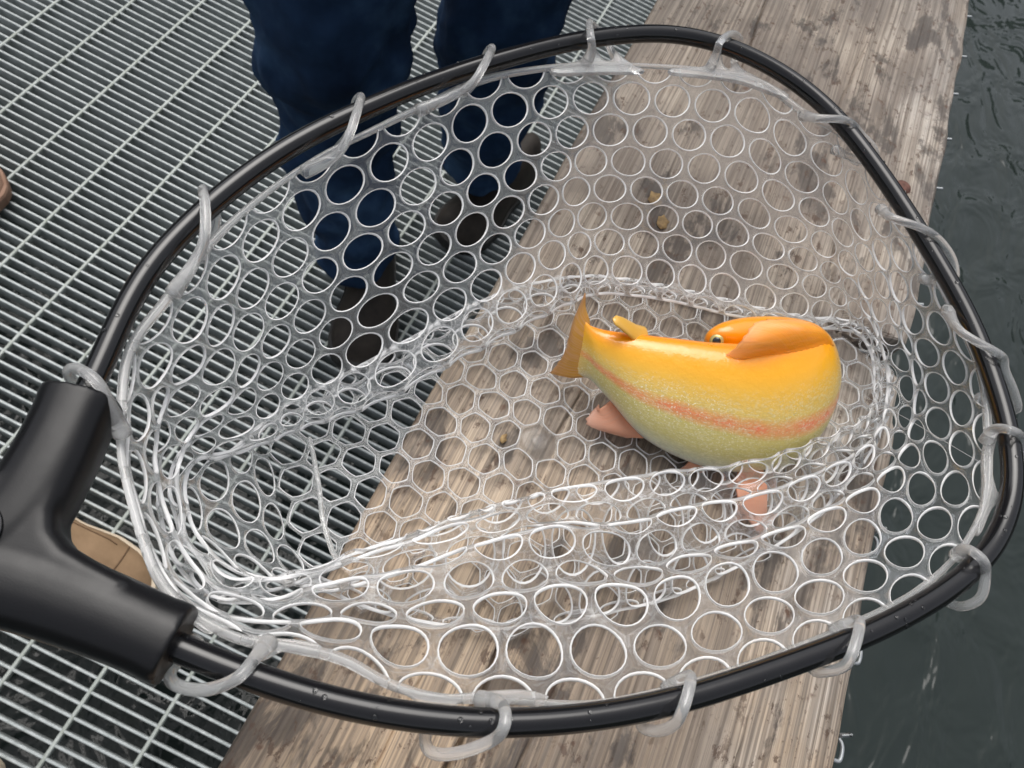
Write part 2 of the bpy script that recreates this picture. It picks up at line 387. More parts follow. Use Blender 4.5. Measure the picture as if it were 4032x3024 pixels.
for x in (-1.4, .3):
    V, F = box_vf(x - .05, x + .05, 2.5, 2.6, WZ - .6, -.2)
    link('pile', mesh('pile', V, F, False), M['post'], deck)
    V, F = box_vf(x - .05, x + .05, -.5, -.4, WZ - .6, -.2)
    link('pile', mesh('pile', V, F, False), M['post'], deck)

# ------------------------------------------------------------------ rail with plank cap and wire fence
rail = empty('wooden_railing', (.515, .4, 0), label='weathered wooden plank rail cap along the edge of the grating walkway', cat='railing')
PY0, PY1 = -.55, 1.75
def xl(y): return .3718 + .0008 * math.sin(y * 23)
def xr(y):
    e = .6612 - .0135 * (y + .0) + .0009 * math.sin(y * 41) + .0006 * math.sin(y * 97)
    a = (y - .4205) / .0150                       # rotten notch in the outer edge
    if abs(a) < 1: e -= .042 * (1 - abs(a)) ** .6 * (1 if a < 0 else .9)
    if .36 < y < .42: e -= .0018
    return e
cracks = [([(.467, .130), (.4689, .1007), (.4698, .0658), (.4648, .03), (.462, -.03), (.465, -.1)], .0016, .012),
          ([(.5790, .50), (.5838, .4707), (.5929, .4432), (.6037, .4316), (.613, .4230)], .0013, .008),
          ([(.452, .90), (.4585, .7284), (.4618, .6608), (.466, .58)], .0009, .006),
          ([(.505, .125), (.500, .07), (.497, .0)], .0007, .004), ([(.44, .12), (.437, .05), (.434, -.04)], .0006, .004),
          ([(.455, .29), (.45, .25), (.447, .22)], .0008, .005), ([(.52, .31), (.515, .27)], .0007, .004),
          ([(.61, .20), (.606, .12), (.602, .02)], .0006, .004), ([(.56, .75), (.553, .66), (.551, .60)], .0006, .004)]
def plank():
    nx = 380; ys = np.r_[np.arange(PY0, -.05, .02), np.arange(-.05, .40, .005), np.arange(.40, .44, .0012), np.arange(.44, 1.0, .005), np.arange(1.0, PY1 + .001, .02)]
    V = []; F = []; ny = len(ys); T = .038; r = .004
    cr = [(np.array(p), w_, d_) for p, w_, d_ in cracks]
    for y in ys:
        a, b = xl(y), xr(y)
        xs = np.linspace(a, b, nx)
        z = np.array([.0012 * (noise.noise((x * 160, y * 4, 3.3)) + .6 * noise.noise((x * 420, y * 9, 7.1))) +
                      .0010 * noise.noise((x * 20, y * 14, 1.)) for x in xs]) - .0006
        ed = np.minimum(xs - a, b - xs)
        z -= np.where(ed < r, r - np.sqrt(np.maximum(0, r*r - (r - ed)**2)), 0)
        if .385 < y < .452:                       # splintered dip round the notch
            z -= .010 * np.exp(-((xs - b) / .020)**2 - ((y - .4185) / .012)**2) * (1 + .4 * np.sin(xs * 900))
        for p, w_, d_ in cr:
            pp = p[np.argsort(p[:, 1])]
            if pp[0, 1] <= y <= pp[-1, 1]:
                cx = np.interp(y, pp[:, 1], pp[:, 0]) + .0009 * noise.noise((y * 60, w_ * 1e4, 0))
                e = min(1, (y - pp[0, 1]) / .02, (pp[-1, 1] - y) / .02) if True else 1
                ww = w_ * max(.25, e)
                z -= d_ * max(.15, e) * np.clip(1 - np.abs(xs - cx) / ww, 0, 1) ** .6
        V += [(x, y, zz) for x, zz in zip(xs, z)]
        V += [(b - .0005, y, -T), (a + .0005, y, -T)]
    w_ = nx + 2
    for i in range(ny - 1):
        for k in range(w_):
            l = (k + 1) % w_
            F.append((i*w_+k, i*w_+l, (i+1)*w_+l, (i+1)*w_+k))
    F.append(tuple(range(w_ - 1, -1, -1))); F.append(tuple((ny-1)*w_ + k for k in range(w_)))
    return [(x, y, z + ZP) for x, y, z in V], F
V, F = plank(); me = mesh('plank', V, F)
link('plank', me, M['wood'], rail)
for y in (-.35, 1.25):
    V, F = box_vf(.47, .56, y - .045, y + .045, -.20, ZP - .0385); link('post', mesh('post', V, F, False), M['post'], rail)
# rusty nail head
def dome(c, rx, ry, h, n=24, rings=5):
    V = []; F = []
    for i in range(rings):
        a = i / (rings - 1) * math.pi / 2
        for k in range(n):
            b = 2 * math.pi * k / n; q = 1 + .04 * noise.noise((math.cos(b) * 2, math.sin(b) * 2, c[0] * 50))
            V.append((c[0] + rx * q * math.cos(b) * math.cos(a * .93), c[1] + ry * q * math.sin(b) * math.cos(a * .93), c[2] + h * math.sin(a)))
    for i in range(rings - 1):
        for k in range(n): l = (k+1) % n; F.append((i*n+k, i*n+l, (i+1)*n+l, (i+1)*n+k))
    F.append(tuple((rings-1)*n + k for k in range(n)))
    return V, F
p = U(1952, 403); V, F = dome((p[0], p[1], ZP - .0005), .0068, .0068, .0026)
link('nail_head', mesh('nail_head', V, F), M['rust'], rail)
# welded wire fence hung on the outer side of the plank
fence = empty('wire_fence', (.66, .4, .3), label='galvanised wire fence stapled below the outer edge of the plank', cat='wire fence')
fy = [1.005, .939, .873, .805, .744, .679, .613, .547, .481, .414, .345, .276, .205, .149, .083, .02]
for i, y in enumerate(fy):
    near = y < .33; x0 = xr(y); ex = .0058 if near else .0050; hw = .0062 if near else .0022
    zt = ZP - .0075
    P = [(x0 - .004, y - .001, zt), (x0 + .001, y, zt), (x0 + .0065, y + .002, zt + .001)] if not near else [(x0 - .004, y - hw, zt), (x0 + ex * .7, y - hw, zt), (x0 + ex, y - hw * .5, zt), (x0 + ex, y + hw * .5, zt - .001), (x0 + ex * .6, y + hw, zt - .003),
         (x0 + .001, y + hw * 1.02, zt - .010), (x0 + .001, y + hw, zt - .05), (x0 + .001, y + hw, .05)]
    tube('fence_wire', catmull(P, 5), .0012, M['wire'], fence, seg=8)
for z in (.70, .62, .52, .40, .25, .08):
    tube('fence_wire', [(.6665, -.3, z), (.662, .4, z), (.652, 1.1, z)], .0012, M['wire'], fence, seg=6)

# ------------------------------------------------------------------ landing net
HZ = .092; TR = .0055
net = empty('landing_net', tuple(U(1250, 950, 0)), label='black framed landing net with a clear rubber mesh bag resting on the plank', cat='landing net')
hp = [(180, 870), (200, 825), (222, 780), (250, 712), (298, 618), (350, 547), (420, 475), (500, 405), (600, 333), (700, 277), (800, 231), (900, 189), (1000, 154), (1100, 124), (1200, 98),
      (1300, 80), (1400, 72), (1480, 77), (1560, 96), (1640, 130), (1720, 178), (1800, 246), (1860, 318), (1920, 400), (1980, 492), (2035, 582), (2080, 662),
      (2117, 742), (2146, 822), (2170, 900), (2184, 970), (2189, 1040), (2176, 1112), (2138, 1190), (2078, 1250), (2000, 1304), (1900, 1357), (1800, 1399), (1700, 1436), (1600, 1471),
      (1500, 1503), (1400, 1528), (1300, 1546), (1200, 1557), (1100, 1562), (1000, 1560), (900, 1550), (800, 1534), (700, 1511), (600, 1481), (500, 1446), (400, 1405), (350, 1384)]
HOOP = resample(catmull([U(x, y, HZ) for x, y in hp], 6), 320)
for _ in range(12):   # smooth hand-traced jitter
    HOOP[1:-1] = .5 * HOOP[1:-1] + .25 * (HOOP[:-2] + HOOP[2:])
tube('hoop', HOOP, TR, M['tube'], net, seg=24)

# yoke (moulded Y joint) as a rounded plate
def rounded_plate(outline, z, th, R, steps=7, split=True):
    P = np.array(outline)[:, :2]; n = len(P)
    A = .5 * np.sum(P[:, 0] * np.roll(P[:, 1], -1) - np.roll(P[:, 0], -1) * P[:, 1])
    if A < 0: P = P[::-1]
    e = np.roll(P, -1, 0) - P; e /= np.linalg.norm(e, axis=1)[:, None]; nn = np.stack([e[:, 1], -e[:, 0]], 1)
    vn = nn + np.roll(nn, 1, 0); vn /= np.linalg.norm(vn, axis=1)[:, None]
    sc_ = 1 / np.maximum(.6, np.sum(vn * nn, 1)); vn *= sc_[:, None]
    rings = []
    for i in range(steps * 2):
        a = (-math.pi / 2 + math.pi * (i / (steps * 2 - 1)))
        off = R * (1 - math.cos(a)); zz = (th / 2 - R) * (1 if a > 0 else -1) + R * math.sin(a)
        rings.append([(q[0], q[1], z + zz) for q in P - vn * off])
    V = [p for r in rings for p in r]; F = []
    for i in range(len(rings) - 1):
        for k in range(n): l = (k+1) % n; F.append((i*n+k, i*n+l, (i+1)*n+l, (i+1)*n+k))
    if split:
        V += rings[0] + rings[-1]; b_ = len(rings) * n
        F.append(tuple(b_ + k for k in range(n-1, -1, -1))); F.append(tuple(b_ + n + k for k in range(n)))
    else:
        F.append(tuple(range(n-1, -1, -1))); F.append(tuple((len(rings)-1)*n + k for k in range(n)))
    return V, F
YZ = ZP + HZ
yo = [(112, 838), (248, 882), (200, 985), (158, 1075), (138, 1125), (140, 1160), (165, 1192), (215, 1222), (300, 1268), (414, 1330), (352, 1462), (270, 1432), (170, 1396), (60, 1362), (-60, 1335), (-190, 1312), (-230, 1210), (-150, 1150), (-60, 1060), (30, 950)]
def bent_socket(path, r0, r1):
    P = resample(catmull([U(x, y, HZ) for x, y in path], 8), 30); n = len(P); T = np.gradient(P, axis=0); T /= np.linalg.norm(T, axis=1)[:, None]
    rings = []
    for i in range(n):
        rr = r0 + (r1 - r0) * i / (n - 1); rr = rr + .0007 * math.exp(-((i - 1.) / 1.2)**2); B = np.cross(T[i], [0, 0, 1.]); ring = []
        for k in range(32):
            a = 2 * math.pi * k / 32; c_, s_ = math.cos(a), math.sin(a); e_ = .80
            ring.append(P[i] + B * rr * 1.04 * abs(c_)**e_ * (1 if c_ > 0 else -1) + np.array([0, 0, 1.]) * .0142 * abs(s_)**e_ * (1 if s_ > 0 else -1))
        rings.append(ring)
    return loft(rings)
web = [(200, 985), (160, 1072), (141, 1122), (143, 1158), (168, 1190), (218, 1220), (300, 1262), (255, 1410), (60, 1352), (-150, 1310), (-170, 1160), (40, 1010)]
VA, FA_ = bent_socket([(181, 858), (110, 1010), (20, 1140), (-160, 1235)], .0143, .0165)
VB, FB = bent_socket([(383, 1396), (200, 1318), (20, 1258), (-160, 1235)], .0138, .0165)
VC, FC = rounded_plate([U(*p, HZ) for p in web], YZ, .0262, .006)
V = list(VA) + list(VB) + list(VC); F = list(FA_) + [tuple(i + len(VA) for i in f) for f in FB] + [tuple(i + len(VA) + len(VB) for i in f) for f in FC]
yoke = link('yoke', fix_normals(mesh('yoke', V, F)), M['plastic'], net)
rm = yoke.modifiers.new('fuse', 'REMESH'); rm.mode = 'VOXEL'; rm.voxel_size = .0011; rm.use_smooth_shade = True
sm_ = yoke.modifiers.new('soften', 'SMOOTH'); sm_.factor = .5; sm_.iterations = 5
c0 = U(-38, 1165, HZ)
ringp = [(c0[0] + .0105 * math.cos(a) , c0[1] + .0105 * math.sin(a), YZ + .0143) for a in np.linspace(0, 2*math.pi, 40)[:-1]]
tube('emblem_ring', ringp, .0007, M['plastic'], yoke, seg=8, closed=True)
gd = U(-210, 1262, HZ) - U(700, 860, HZ); gd[2] = 0; gd /= np.linalg.norm(gd)
g0 = U(-190, 1262, HZ)
gp = [g0 + gd * d + np.array([0, 0, .0]) for d in np.linspace(0, .26, 27)]
gr_ = [.0145 + .0022 * math.sin(i * 1.1) * (i > 4) + .002 * (i > 8) for i in range(27)]
tube('grip', gp, gr_, M['plastic'], net, seg=20)

# ---- mesh bag: stations round the rim, each a profile rim -> wall -> crease -> bulge -> foot
ST = [  # A(rim) px, D(crease) px + height, E(bulge) px + height, wall fractions B, C
 ((262, 950), (430, 1000, .020), (545, 985, .006), .45, .8), ((278, 770), (490, 985, .022), (550, 940, .007), .45, .8),
 ((360, 650), (580, 955, .022), (580, 905, .008), .45, .8), ((458, 525), (650, 925, .024), (620, 875, .008), .42, .78),
 ((570, 424), (730, 900, .026), (690, 838, .008), .40, .77), ((690, 342), (830, 865, .028), (770, 795, .008), .40, .76),
 ((805, 284), (950, 800, .028), (880, 735, .008), .40, .76), ((920, 229), (1050, 748, .028), (980, 680, .008), .40, .76),
 ((1040, 176), (1150, 695, .026), (1090, 630, .008), .40, .76), ((1160, 152), (1230, 655, .024), (1200, 603, .008), .40, .76),
 ((1280, 142), (1290, 632, .022), (1290, 597, .008), .40, .76), ((1400, 145), (1380, 636, .022), (1390, 610, .008), .40, .76),
 ((1520, 155), (1470, 650, .022), (1480, 628, .008), .40, .76), ((1640, 180), (1560, 672, .022), (1575, 650, .008), .40, .76),
 ((1730, 243), (1650, 690, .022), (1665, 672, .008), .40, .76), ((1822, 298), (1730, 702, .022), (1745, 685, .008), .40, .76),
 ((1900, 402), (1800, 708, .022), (1830, 692, .008), .40, .76), ((1978, 525), (1850, 722, .020), (1875, 715, .006), .45, .80),
 ((2056, 670), (1880, 760, .018), (1905, 760, .006), .50, .84), ((2116, 805), (1892, 810, .016), (1925, 815, .006), .52, .86),
 ((2132, 950), (1885, 870, .018), (1920, 880, .006), .52, .86), ((2126, 1080), (1862, 905, .028), (1895, 950, .006), .52, .86),
 ((2072, 1190), (1812, 932, .040), (1850, 1020, .007), .52, .84), ((1978, 1278), (1735, 966, .045), (1770, 1110, .008), .52, .84),
 ((1860, 1342), (1648, 998, .043), (1675, 1180, .008), .52, .84), ((1740, 1395), (1540, 1020, .036), (1560, 1240, .008), .52, .84),
 ((1600, 1446), (1440, 1030, .036), (1450, 1290, .008), .52, .84), ((1440, 1492), (1330, 1045, .036), (1330, 1320, .008), .52, .84),
 ((1270, 1522), (1200, 1065, .036), (1210, 1345, .008), .60, .90), ((1090, 1512), (1080, 1090, .036), (1080, 1358, .008), .60, .90),
 ((950, 1508), (980, 1115, .035), (960, 1350, .008), .60, .90), ((840, 1478), (880, 1155, .033), (850, 1330, .008), .60, .90),
 ((740, 1425), (790, 1185, .031), (760, 1300, .008), .60, .90), ((630, 1398), (700, 1220, .029), (690, 1270, .008), .60, .90),
 ((520, 1380), (620, 1245, .026), (650, 1262, .008), .60, .90), ((420, 1328), (545, 1250, .024), (620, 1235, .008), .5, .82),
 ((350, 1262), (480, 1215, .022), (590, 1190, .006), .48, .8), ((310, 1170), (430, 1155, .021), (570, 1135, .006), .48, .8),
 ((285, 1085), (410, 1090, .021), (560, 1075, .006), .48, .8), ((268, 1015), (410, 1040, .021), (550, 1025, .006), .48, .8)]
NCOL = 44; VK = np.array([0, 3., 6., 8., 10.5, 11.5]); VMAX = 11.5
RIMH = HZ - .007
ctrl = []
for a, d, e, fb, fc in ST:
    A = U(*a, RIMH); D = U(*d); E = U(*e); Cn = U(1250, 950, .003)
    B = A + (D - A) * fb; C = A + (D - A) * fc
    out = (A - D); B[2] -= .004; C[2] -= .004
    Fp = E + (Cn - E) * .05; Fp[2] = ZP + .0025
    ctrl.append([A, B, C, D, E, Fp])
ctrl = np.array(ctrl)                                     # station, row, xyz
NU, NV = NCOL * 6, 116
# along u: periodic catmull, resampled by rim arc length
fine_u = np.stack([catmull(ctrl[:, r], 12, True) for r in range(6)], 1)
rim = fine_u[:, 0]; q = np.vstack([rim, rim[:1]]); su = np.r_[0, np.cumsum(np.linalg.norm(np.diff(q, axis=0), axis=1))]
tu = np.linspace(0, su[-1], NU + 1)[:-1]
gu = np.zeros((NU, 6, 3))
for r in range(6):
    qq = np.vstack([fine_u[:, r], fine_u[:1, r]])
    for k in range(3): gu[:, r, k] = np.interp(tu, su, qq[:, k])
vg = np.linspace(0, VMAX, NV)
def hermite(xk, Y, x):                                    # finite difference cubic on uneven knots
    n = len(xk); Mx = np.zeros_like(Y)
    for i in range(n):
        if i == 0: Mx[:, i] = (Y[:, 1] - Y[:, 0]) / (xk[1] - xk[0])
        elif i == n - 1: Mx[:, i] = (Y[:, -1] - Y[:, -2]) / (xk[-1] - xk[-2])
        else:
            h0, h1 = xk[i] - xk[i-1], xk[i+1] - xk[i]
            Mx[:, i] = ((Y[:, i] - Y[:, i-1]) / h0 * h1 + (Y[:, i+1] - Y[:, i]) / h1 * h0) / (h0 + h1)
    out = np.zeros((Y.shape[0], len(x), Y.shape[2]))
    for k, xx in enumerate(x):
        i = min(n - 2, max(0, int(np.searchsorted(xk, xx, side='right')) - 1)); h = xk[i+1] - xk[i]; t_ = (xx - xk[i]) / h
        out[:, k] = (2*t_**3 - 3*t_**2 + 1) * Y[:, i] + (t_**3 - 2*t_**2 + t_) * h * Mx[:, i] + (-2*t_**3 + 3*t_**2) * Y[:, i+1] + (t_**3 - t_**2) * h * Mx[:, i+1]
    return out
G = hermite(VK, gu, vg)                                   # NU x NV x 3
def gnormals(G):
    du = np.roll(G, -1, 0) - np.roll(G, 1, 0); dv = np.gradient(G, axis=1)
    n = np.cross(du, dv); return n / (np.linalg.norm(n, axis=2)[..., None] + 1e-12)
Nn = gnormals(G)
uu = np.linspace(0, 1, NU, endpoint=False)
# wrinkles: stronger on the slack front and handle sides
stw = np.interp(uu * len(ST), [0, 2, 5, 16, 19, 22, 24, 28, 33, 37, 40], [.6, .5, .2, .15, .4, .5, .5, .9, 1.0, .8, .6])
W = np.zeros((NU, NV))
for i in range(NU):
    for j in range(NV):
        a = 2 * math.pi * uu[i]; v_ = vg[j]
        env = math.sin(math.pi * min(1, max(0, v_ / 9.)))
        wv_ = .0055 * math.sin(2 * math.pi * (v_ * .40 + .9 * math.sin(a + .6) + .5)) + .005 * noise.noise((math.cos(a) * 3.2, math.sin(a) * 3.2, v_ * .4)) + .0012 * noise.noise((math.cos(a) * 12, math.sin(a) * 12, v_ * .5))
        W[i, j] = wv_ * env * stw[i]
G = G + Nn * W[..., None]
onp = (G[..., 0] > .365)
G[..., 2] = np.maximum(G[..., 2], ZP + np.where(onp, .0016, -.006))
Nn = gnormals(G)
def sample(A, u, v):
    x = (u / NCOL * NU) % NU; y = np.clip(v, 0, VMAX) / VMAX * (NV - 1)
    i0 = np.floor(x).astype(int) % NU; i1 = (i0 + 1) % NU; j0 = np.minimum(np.floor(y).astype(int), NV - 2); fx = (x - np.floor(x))[:, None]; fy_ = (y - j0)[:, None]
    return (A[i0, j0] * (1-fx) + A[i1, j0] * fx) * (1-fy_) + (A[i0, j0+1] * (1-fx) + A[i1, j0+1] * fx) * fy_
KS = 24
ANG = np.arange(KS) * 2 * math.pi / KS + math.pi / 2
def hexr(a):                                              # pointy-top hexagon of unit inradius*2 = 1
    b = (a + math.pi / 6) % (math.pi / 3) - math.pi / 6
    return .5 / np.cos(b)
HEXR = hexr(ANG)
def hex_sheet(cells, evalf, th, rfun, sharp=0.):
    """cells: list of (u, v) centres, lattice pitch 1 along u, row spacing .866; plate with one hole per cell"""
    V = []; F = []; idx = {}; MI = []
    uvs = []; off = []
    def vert(u, v, o):
        k = (round(u * 200), round(v * 200), round(o * 20))
        if k in idx: return idx[k]
        idx[k] = len(uvs); uvs.append((u, v)); off.append(o); return idx[k]
    for (cu, cv) in cells:
        r = rfun(cu, cv); loops = []
        rr = (1 - sharp) * r + sharp * HEXR * r / .53
        for kind in ('th', 'tb', 'tc', 'm', 'bc', 'bb', 'bh'):
            if kind in ('th', 'bh'): rad, o = HEXR, (1 if kind == 'th' else -1)
            elif kind in ('tb', 'bb'): rad, o = np.minimum(rr + .028, (HEXR + rr) / 2 + .004), (1 if kind == 'tb' else -1)
            elif kind in ('tc', 'bc'): rad, o = rr + .007, (.72 if kind == 'tc' else -.72)
            else: rad, o = rr, 0
            loops.append([vert_uv(cu + rad_ * math.cos(a), (cv + rad_ * math.sin(a)), o, vert) for a, rad_ in zip(ANG, np.broadcast_to(rad, (KS,)))])
        for si, (a, b) in enumerate(zip(loops[:-1], loops[1:])):
            for k in range(KS):
                l = (k + 1) % KS
                f = (a[k], a[l], b[l], b[k])
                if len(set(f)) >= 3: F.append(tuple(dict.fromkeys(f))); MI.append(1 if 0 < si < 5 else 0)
    uvs = np.array(uvs); off = np.array(off)
    P, N_ = evalf(uvs[:, 0], uvs[:, 1])
    return P + N_ * (off * th)[:, None], F, MI
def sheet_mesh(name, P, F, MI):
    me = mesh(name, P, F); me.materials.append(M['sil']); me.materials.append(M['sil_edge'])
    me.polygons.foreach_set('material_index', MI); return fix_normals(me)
def vert_uv(u, v, o, vert): return vert(u, v, o)
def flip_ok(me):
    return fix_normals(me)
# wall
ROW = .8660254
cells = []
nrows = int(VMAX) + 1
for j in range(0, nrows):
    for i in range(NCOL): cells.append((i + .5 * (j % 2), j * ROW))
def wall_eval(u, v):
    vv_ = np.clip(v / ROW, 0, VMAX)
    return sample(G, u, vv_), sample(Nn, u, vv_)
def wall_r(cu, cv):
    return .412 + .018 * noise.noise((cu * 1.7, cv * 1.7, 0))
# merge the periodic seam by wrapping u
_ov = vert_uv
def vert_uv(u, v, o, vert): return vert(u % NCOL, max(0., min(v, VMAX * ROW)), o)
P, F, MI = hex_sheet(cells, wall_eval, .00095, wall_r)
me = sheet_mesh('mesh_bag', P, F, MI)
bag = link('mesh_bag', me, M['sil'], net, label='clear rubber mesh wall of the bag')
# floor panel
foot = gu[:, 5, :2]
def inside(pt, poly):
    x, y = pt; c_ = False; n = len(poly)
    for i in range(n):
        a, b = poly[i], poly[i-1]
        if (a[1] > y) != (b[1] > y) and x < (b[0]-a[0]) * (y-a[1]) / (b[1]-a[1]) + a[0]: c_ = not c_
    return c_
PF = .0196; FA = R_(16); fc_ = U(1160, 960)[:2]; ca, sa = math.cos(FA), math.sin(FA)
poly = foot[::4]; cen = poly.mean(0); poly = cen + (poly - cen) * 1.01
cells = []
for j in range(-18, 19):
    for i in range(-20, 19):
        u = i + .5 * (j % 2); v_ = j * ROW; x = fc_[0] + PF * (u * ca - v_ * sa); y = fc_[1] + PF * (u * sa + v_ * ca)
        if inside((x, y), poly) and not (abs(u) < .4 and abs(v_) < .4): cells.append((u, v_))
def floor_xy(u, v):
    x = fc_[0] + PF * (u * ca - v * sa); y = fc_[1] + PF * (u * sa + v * ca)
    dx = np.array([.0022 * noise.noise((a * 45, b * 45, 0)) for a, b in zip(x, y)]); dy = np.array([.0022 * noise.noise((a * 45, b * 45, 9)) for a, b in zip(x, y)])
    z = np.array([.0010 + .0028 * abs(noise.noise((a * 22, b * 22, 5))) for a, b in zip(x, y)])
    z -= .008 * np.clip((.368 - x) / .06, 0, 1)
    return np.stack([x + dx, y + dy, ZP + .0016 + z], 1), np.tile(np.array([0, 0, 1.]), (len(x), 1))
def vert_uv(u, v, o, vert): return vert(u, v, o)
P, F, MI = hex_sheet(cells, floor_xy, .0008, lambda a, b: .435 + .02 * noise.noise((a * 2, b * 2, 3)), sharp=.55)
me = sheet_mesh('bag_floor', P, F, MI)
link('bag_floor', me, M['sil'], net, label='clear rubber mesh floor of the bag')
p = np.array([fc_[0], fc_[1], ZP + .0035]); V, F = dome(p, .0112, .0105, .0012, 28, 5); V2, F2 = dome((p[0], p[1], p[2] + .0009), .0050, .0050, .0009, 24, 4)
link('moulded_boss', mesh('moulded_boss', V + V2, F + [tuple(i + len(V) for i in f) for f in F2]), M['sil'], net)
# moulded seam rib between floor and wall on the handle side
rb = catmull([U(668, 945, .006), U(678, 990, .005), U(690, 1060, .004), U(697, 1120, .004), U(718, 1190, .008), U(735, 1215, .012)], 8)
tube('seam_rib', rb, .0014, M['sil2'], net, seg=10)
# rim band
band = resample(np.array([sample(G, np.array([u_]), np.array([0.]))[0] for u_ in np.linspace(0, NCOL, 400, endpoint=False)]), 400, True)
tube('rim_band', band + np.array([0, 0, .0008]), .0020 + .0004 * np.sin(np.arange(400) * .09), M['sil2'], net, seg=12, closed=True)
# hanging loops round the hoop
LP = [
 [(266, 940, -.004), (240, 878, .006), (207, 822, .0105), (168, 797, .008), (148, 803, .0), (165, 832, -.009), (225, 880, -.011)],
 [(372, 636, -.006), (420, 566, .002), (442, 512, .0095), (443, 440, .0105), (438, 410, .005), (448, 420, -.006), (468, 480, -.012), (432, 560, -.010)],
 [(655, 372, -.007), (718, 342, 0), (750, 302, .0085), (770, 245, .0105), (780, 210, .005), (768, 222, -.006), (760, 275, -.012), (728, 330, -.01)],
 [(900, 240, -.007), (978, 207, -.001), (1020, 180, .0075), (1046, 140, .0105), (1063, 104, .005), (1050, 118, -.006), (1040, 160, -.012), (1000, 200, -.01)],
 [(1262, 142, -.008), (1278, 112, .003), (1276, 78, .0105), (1273, 49, .005), (1284, 58, -.005), (1310, 82, -.010), (1322, 115, -.012), (1345, 143, -.009)],
 [(1530, 156, -.008), (1547, 118, .003), (1556, 90, .0105), (1580, 73, .008), (1598, 84, 0), (1592, 105, -.009), (1586, 135, -.012), (1595, 162, -.009)],
 [(1736, 250, -.003), (1762, 255, .008), (1820, 258, .0105), (1842, 268, .006), (1862, 292, 0), (1886, 318, -.004), (1890, 345, -.010), (1860, 348, -.012), (1800, 322, -.01)],
 [(1903, 452, -.004), (1926, 470, .007), (1990, 492, .0105), (2026, 515, .006), (2056, 556, 0), (2063, 600, -.006), (2040, 618, -.012), (1990, 600, -.01)],
 [(2046, 668, -.006), (2074, 715, .005), (2150, 760, .0105), (2168, 775, .007), (2171, 800, .003), (2190, 845, -.002), (2198, 885, -.008), (2170, 882, -.012), (2112, 860, -.01)],
 [(2128, 955, -.006), (2150, 927, .003), (2185, 930, .0105), (2208, 945, .006), (2215, 985, 0), (2205, 1060, -.006), (2170, 1078, -.012), (2130, 1060, -.01)],
 [(2066, 1200, -.006), (2088, 1186, .006), (2122, 1208, .0105), (2129, 1235, .006), (2120, 1288, 0), (2085, 1309, -.007), (2050, 1302, -.012), (2005, 1265, -.01)],
 [(1800, 1366, -.006), (1848, 1340, .004), (1857, 1352, .0085), (1842, 1410, .0105), (1822, 1440, .006), (1782, 1451, -.002), (1755, 1446, -.008), (1735, 1398, -.012)],
 [(1440, 1492, -.006), (1484, 1461, .004), (1492, 1472, .0085), (1476, 1530, .0105), (1456, 1565, .005), (1420, 1579, -.003), (1385, 1567, -.008), (1390, 1515, -.012)],
 [(1035, 1512, -.006), (1078, 1518, .002), (1092, 1542, .0095), (1086, 1576, .0105), (1062, 1600, .005), (992, 1626, 0), (936, 1627, -.005), (918, 1598, -.009), (930, 1540, -.012)],
 [(580, 1388, -.004), (548, 1425, .006), (512, 1465, .0095), (452, 1489, .004), (402, 1487, -.002), (370, 1470, -.006), (374, 1440, -.011), (430, 1380, -.011)]]
GP = [[(1195, 148), (1250, 132), (1270, 105), (1285, 105), (1303, 132), (1322, 130), (1330, 112), (1342, 125), (1370, 145), (1390, 158), (1290, 160), (1200, 162)],
 [(1450, 150), (1520, 145), (1545, 118), (1558, 118), (1560, 140), (1572, 152), (1590, 135), (1600, 150), (1640, 172), (1700, 205), (1690, 212), (1600, 180), (1520, 168), (1450, 160)],
 [(2140, 920), (2160, 925), (2148, 960), (2140, 1010), (2150, 1060), (2165, 1080), (2140, 1100), (2118, 1150), (2108, 1150), (2122, 1060), (2122, 980)],
 [(840, 1475), (900, 1492), (960, 1500), (1060, 1492), (1130, 1490), (1180, 1502), (1180, 1512), (1130, 1512), (1100, 1520), (1095, 1540), (1078, 1535), (1060, 1515), (1030, 1508), (990, 1520), (960, 1545), (925, 1540), (890, 1510), (845, 1488)],
 [(330, 1230), (345, 1230), (400, 1310), (470, 1345), (560, 1375), (640, 1382), (690, 1392), (690, 1408), (620, 1405), (575, 1425), (550, 1430), (560, 1405), (540, 1380), (490, 1362), (450, 1370), (420, 1352), (370, 1310)]]
for pg in GP:
    w_ = resample(catmull([U(x, y, RIMH + .001) for x, y in pg], 5, True), 70, True)
    V, F = rounded_plate(w_, ZP + RIMH + .001, .0030, .0008, 4, False)
    link('loop_gusset', fix_normals(mesh('loop_gusset', V, F)), M['sil2'], net)
for pth in LP:
    P = resample(catmull([U(x, y, HZ + dz) for x, y, dz in pth], 8), 44)
    s_ = np.linspace(0, 1, 44); rad = .0024 + .0014 * np.exp(-(s_ / .12)**2) + .0010 * np.exp(-((1 - s_) / .08)**2)
    tube('hanging_loop', P, rad, M['sil2'], net, seg=12)

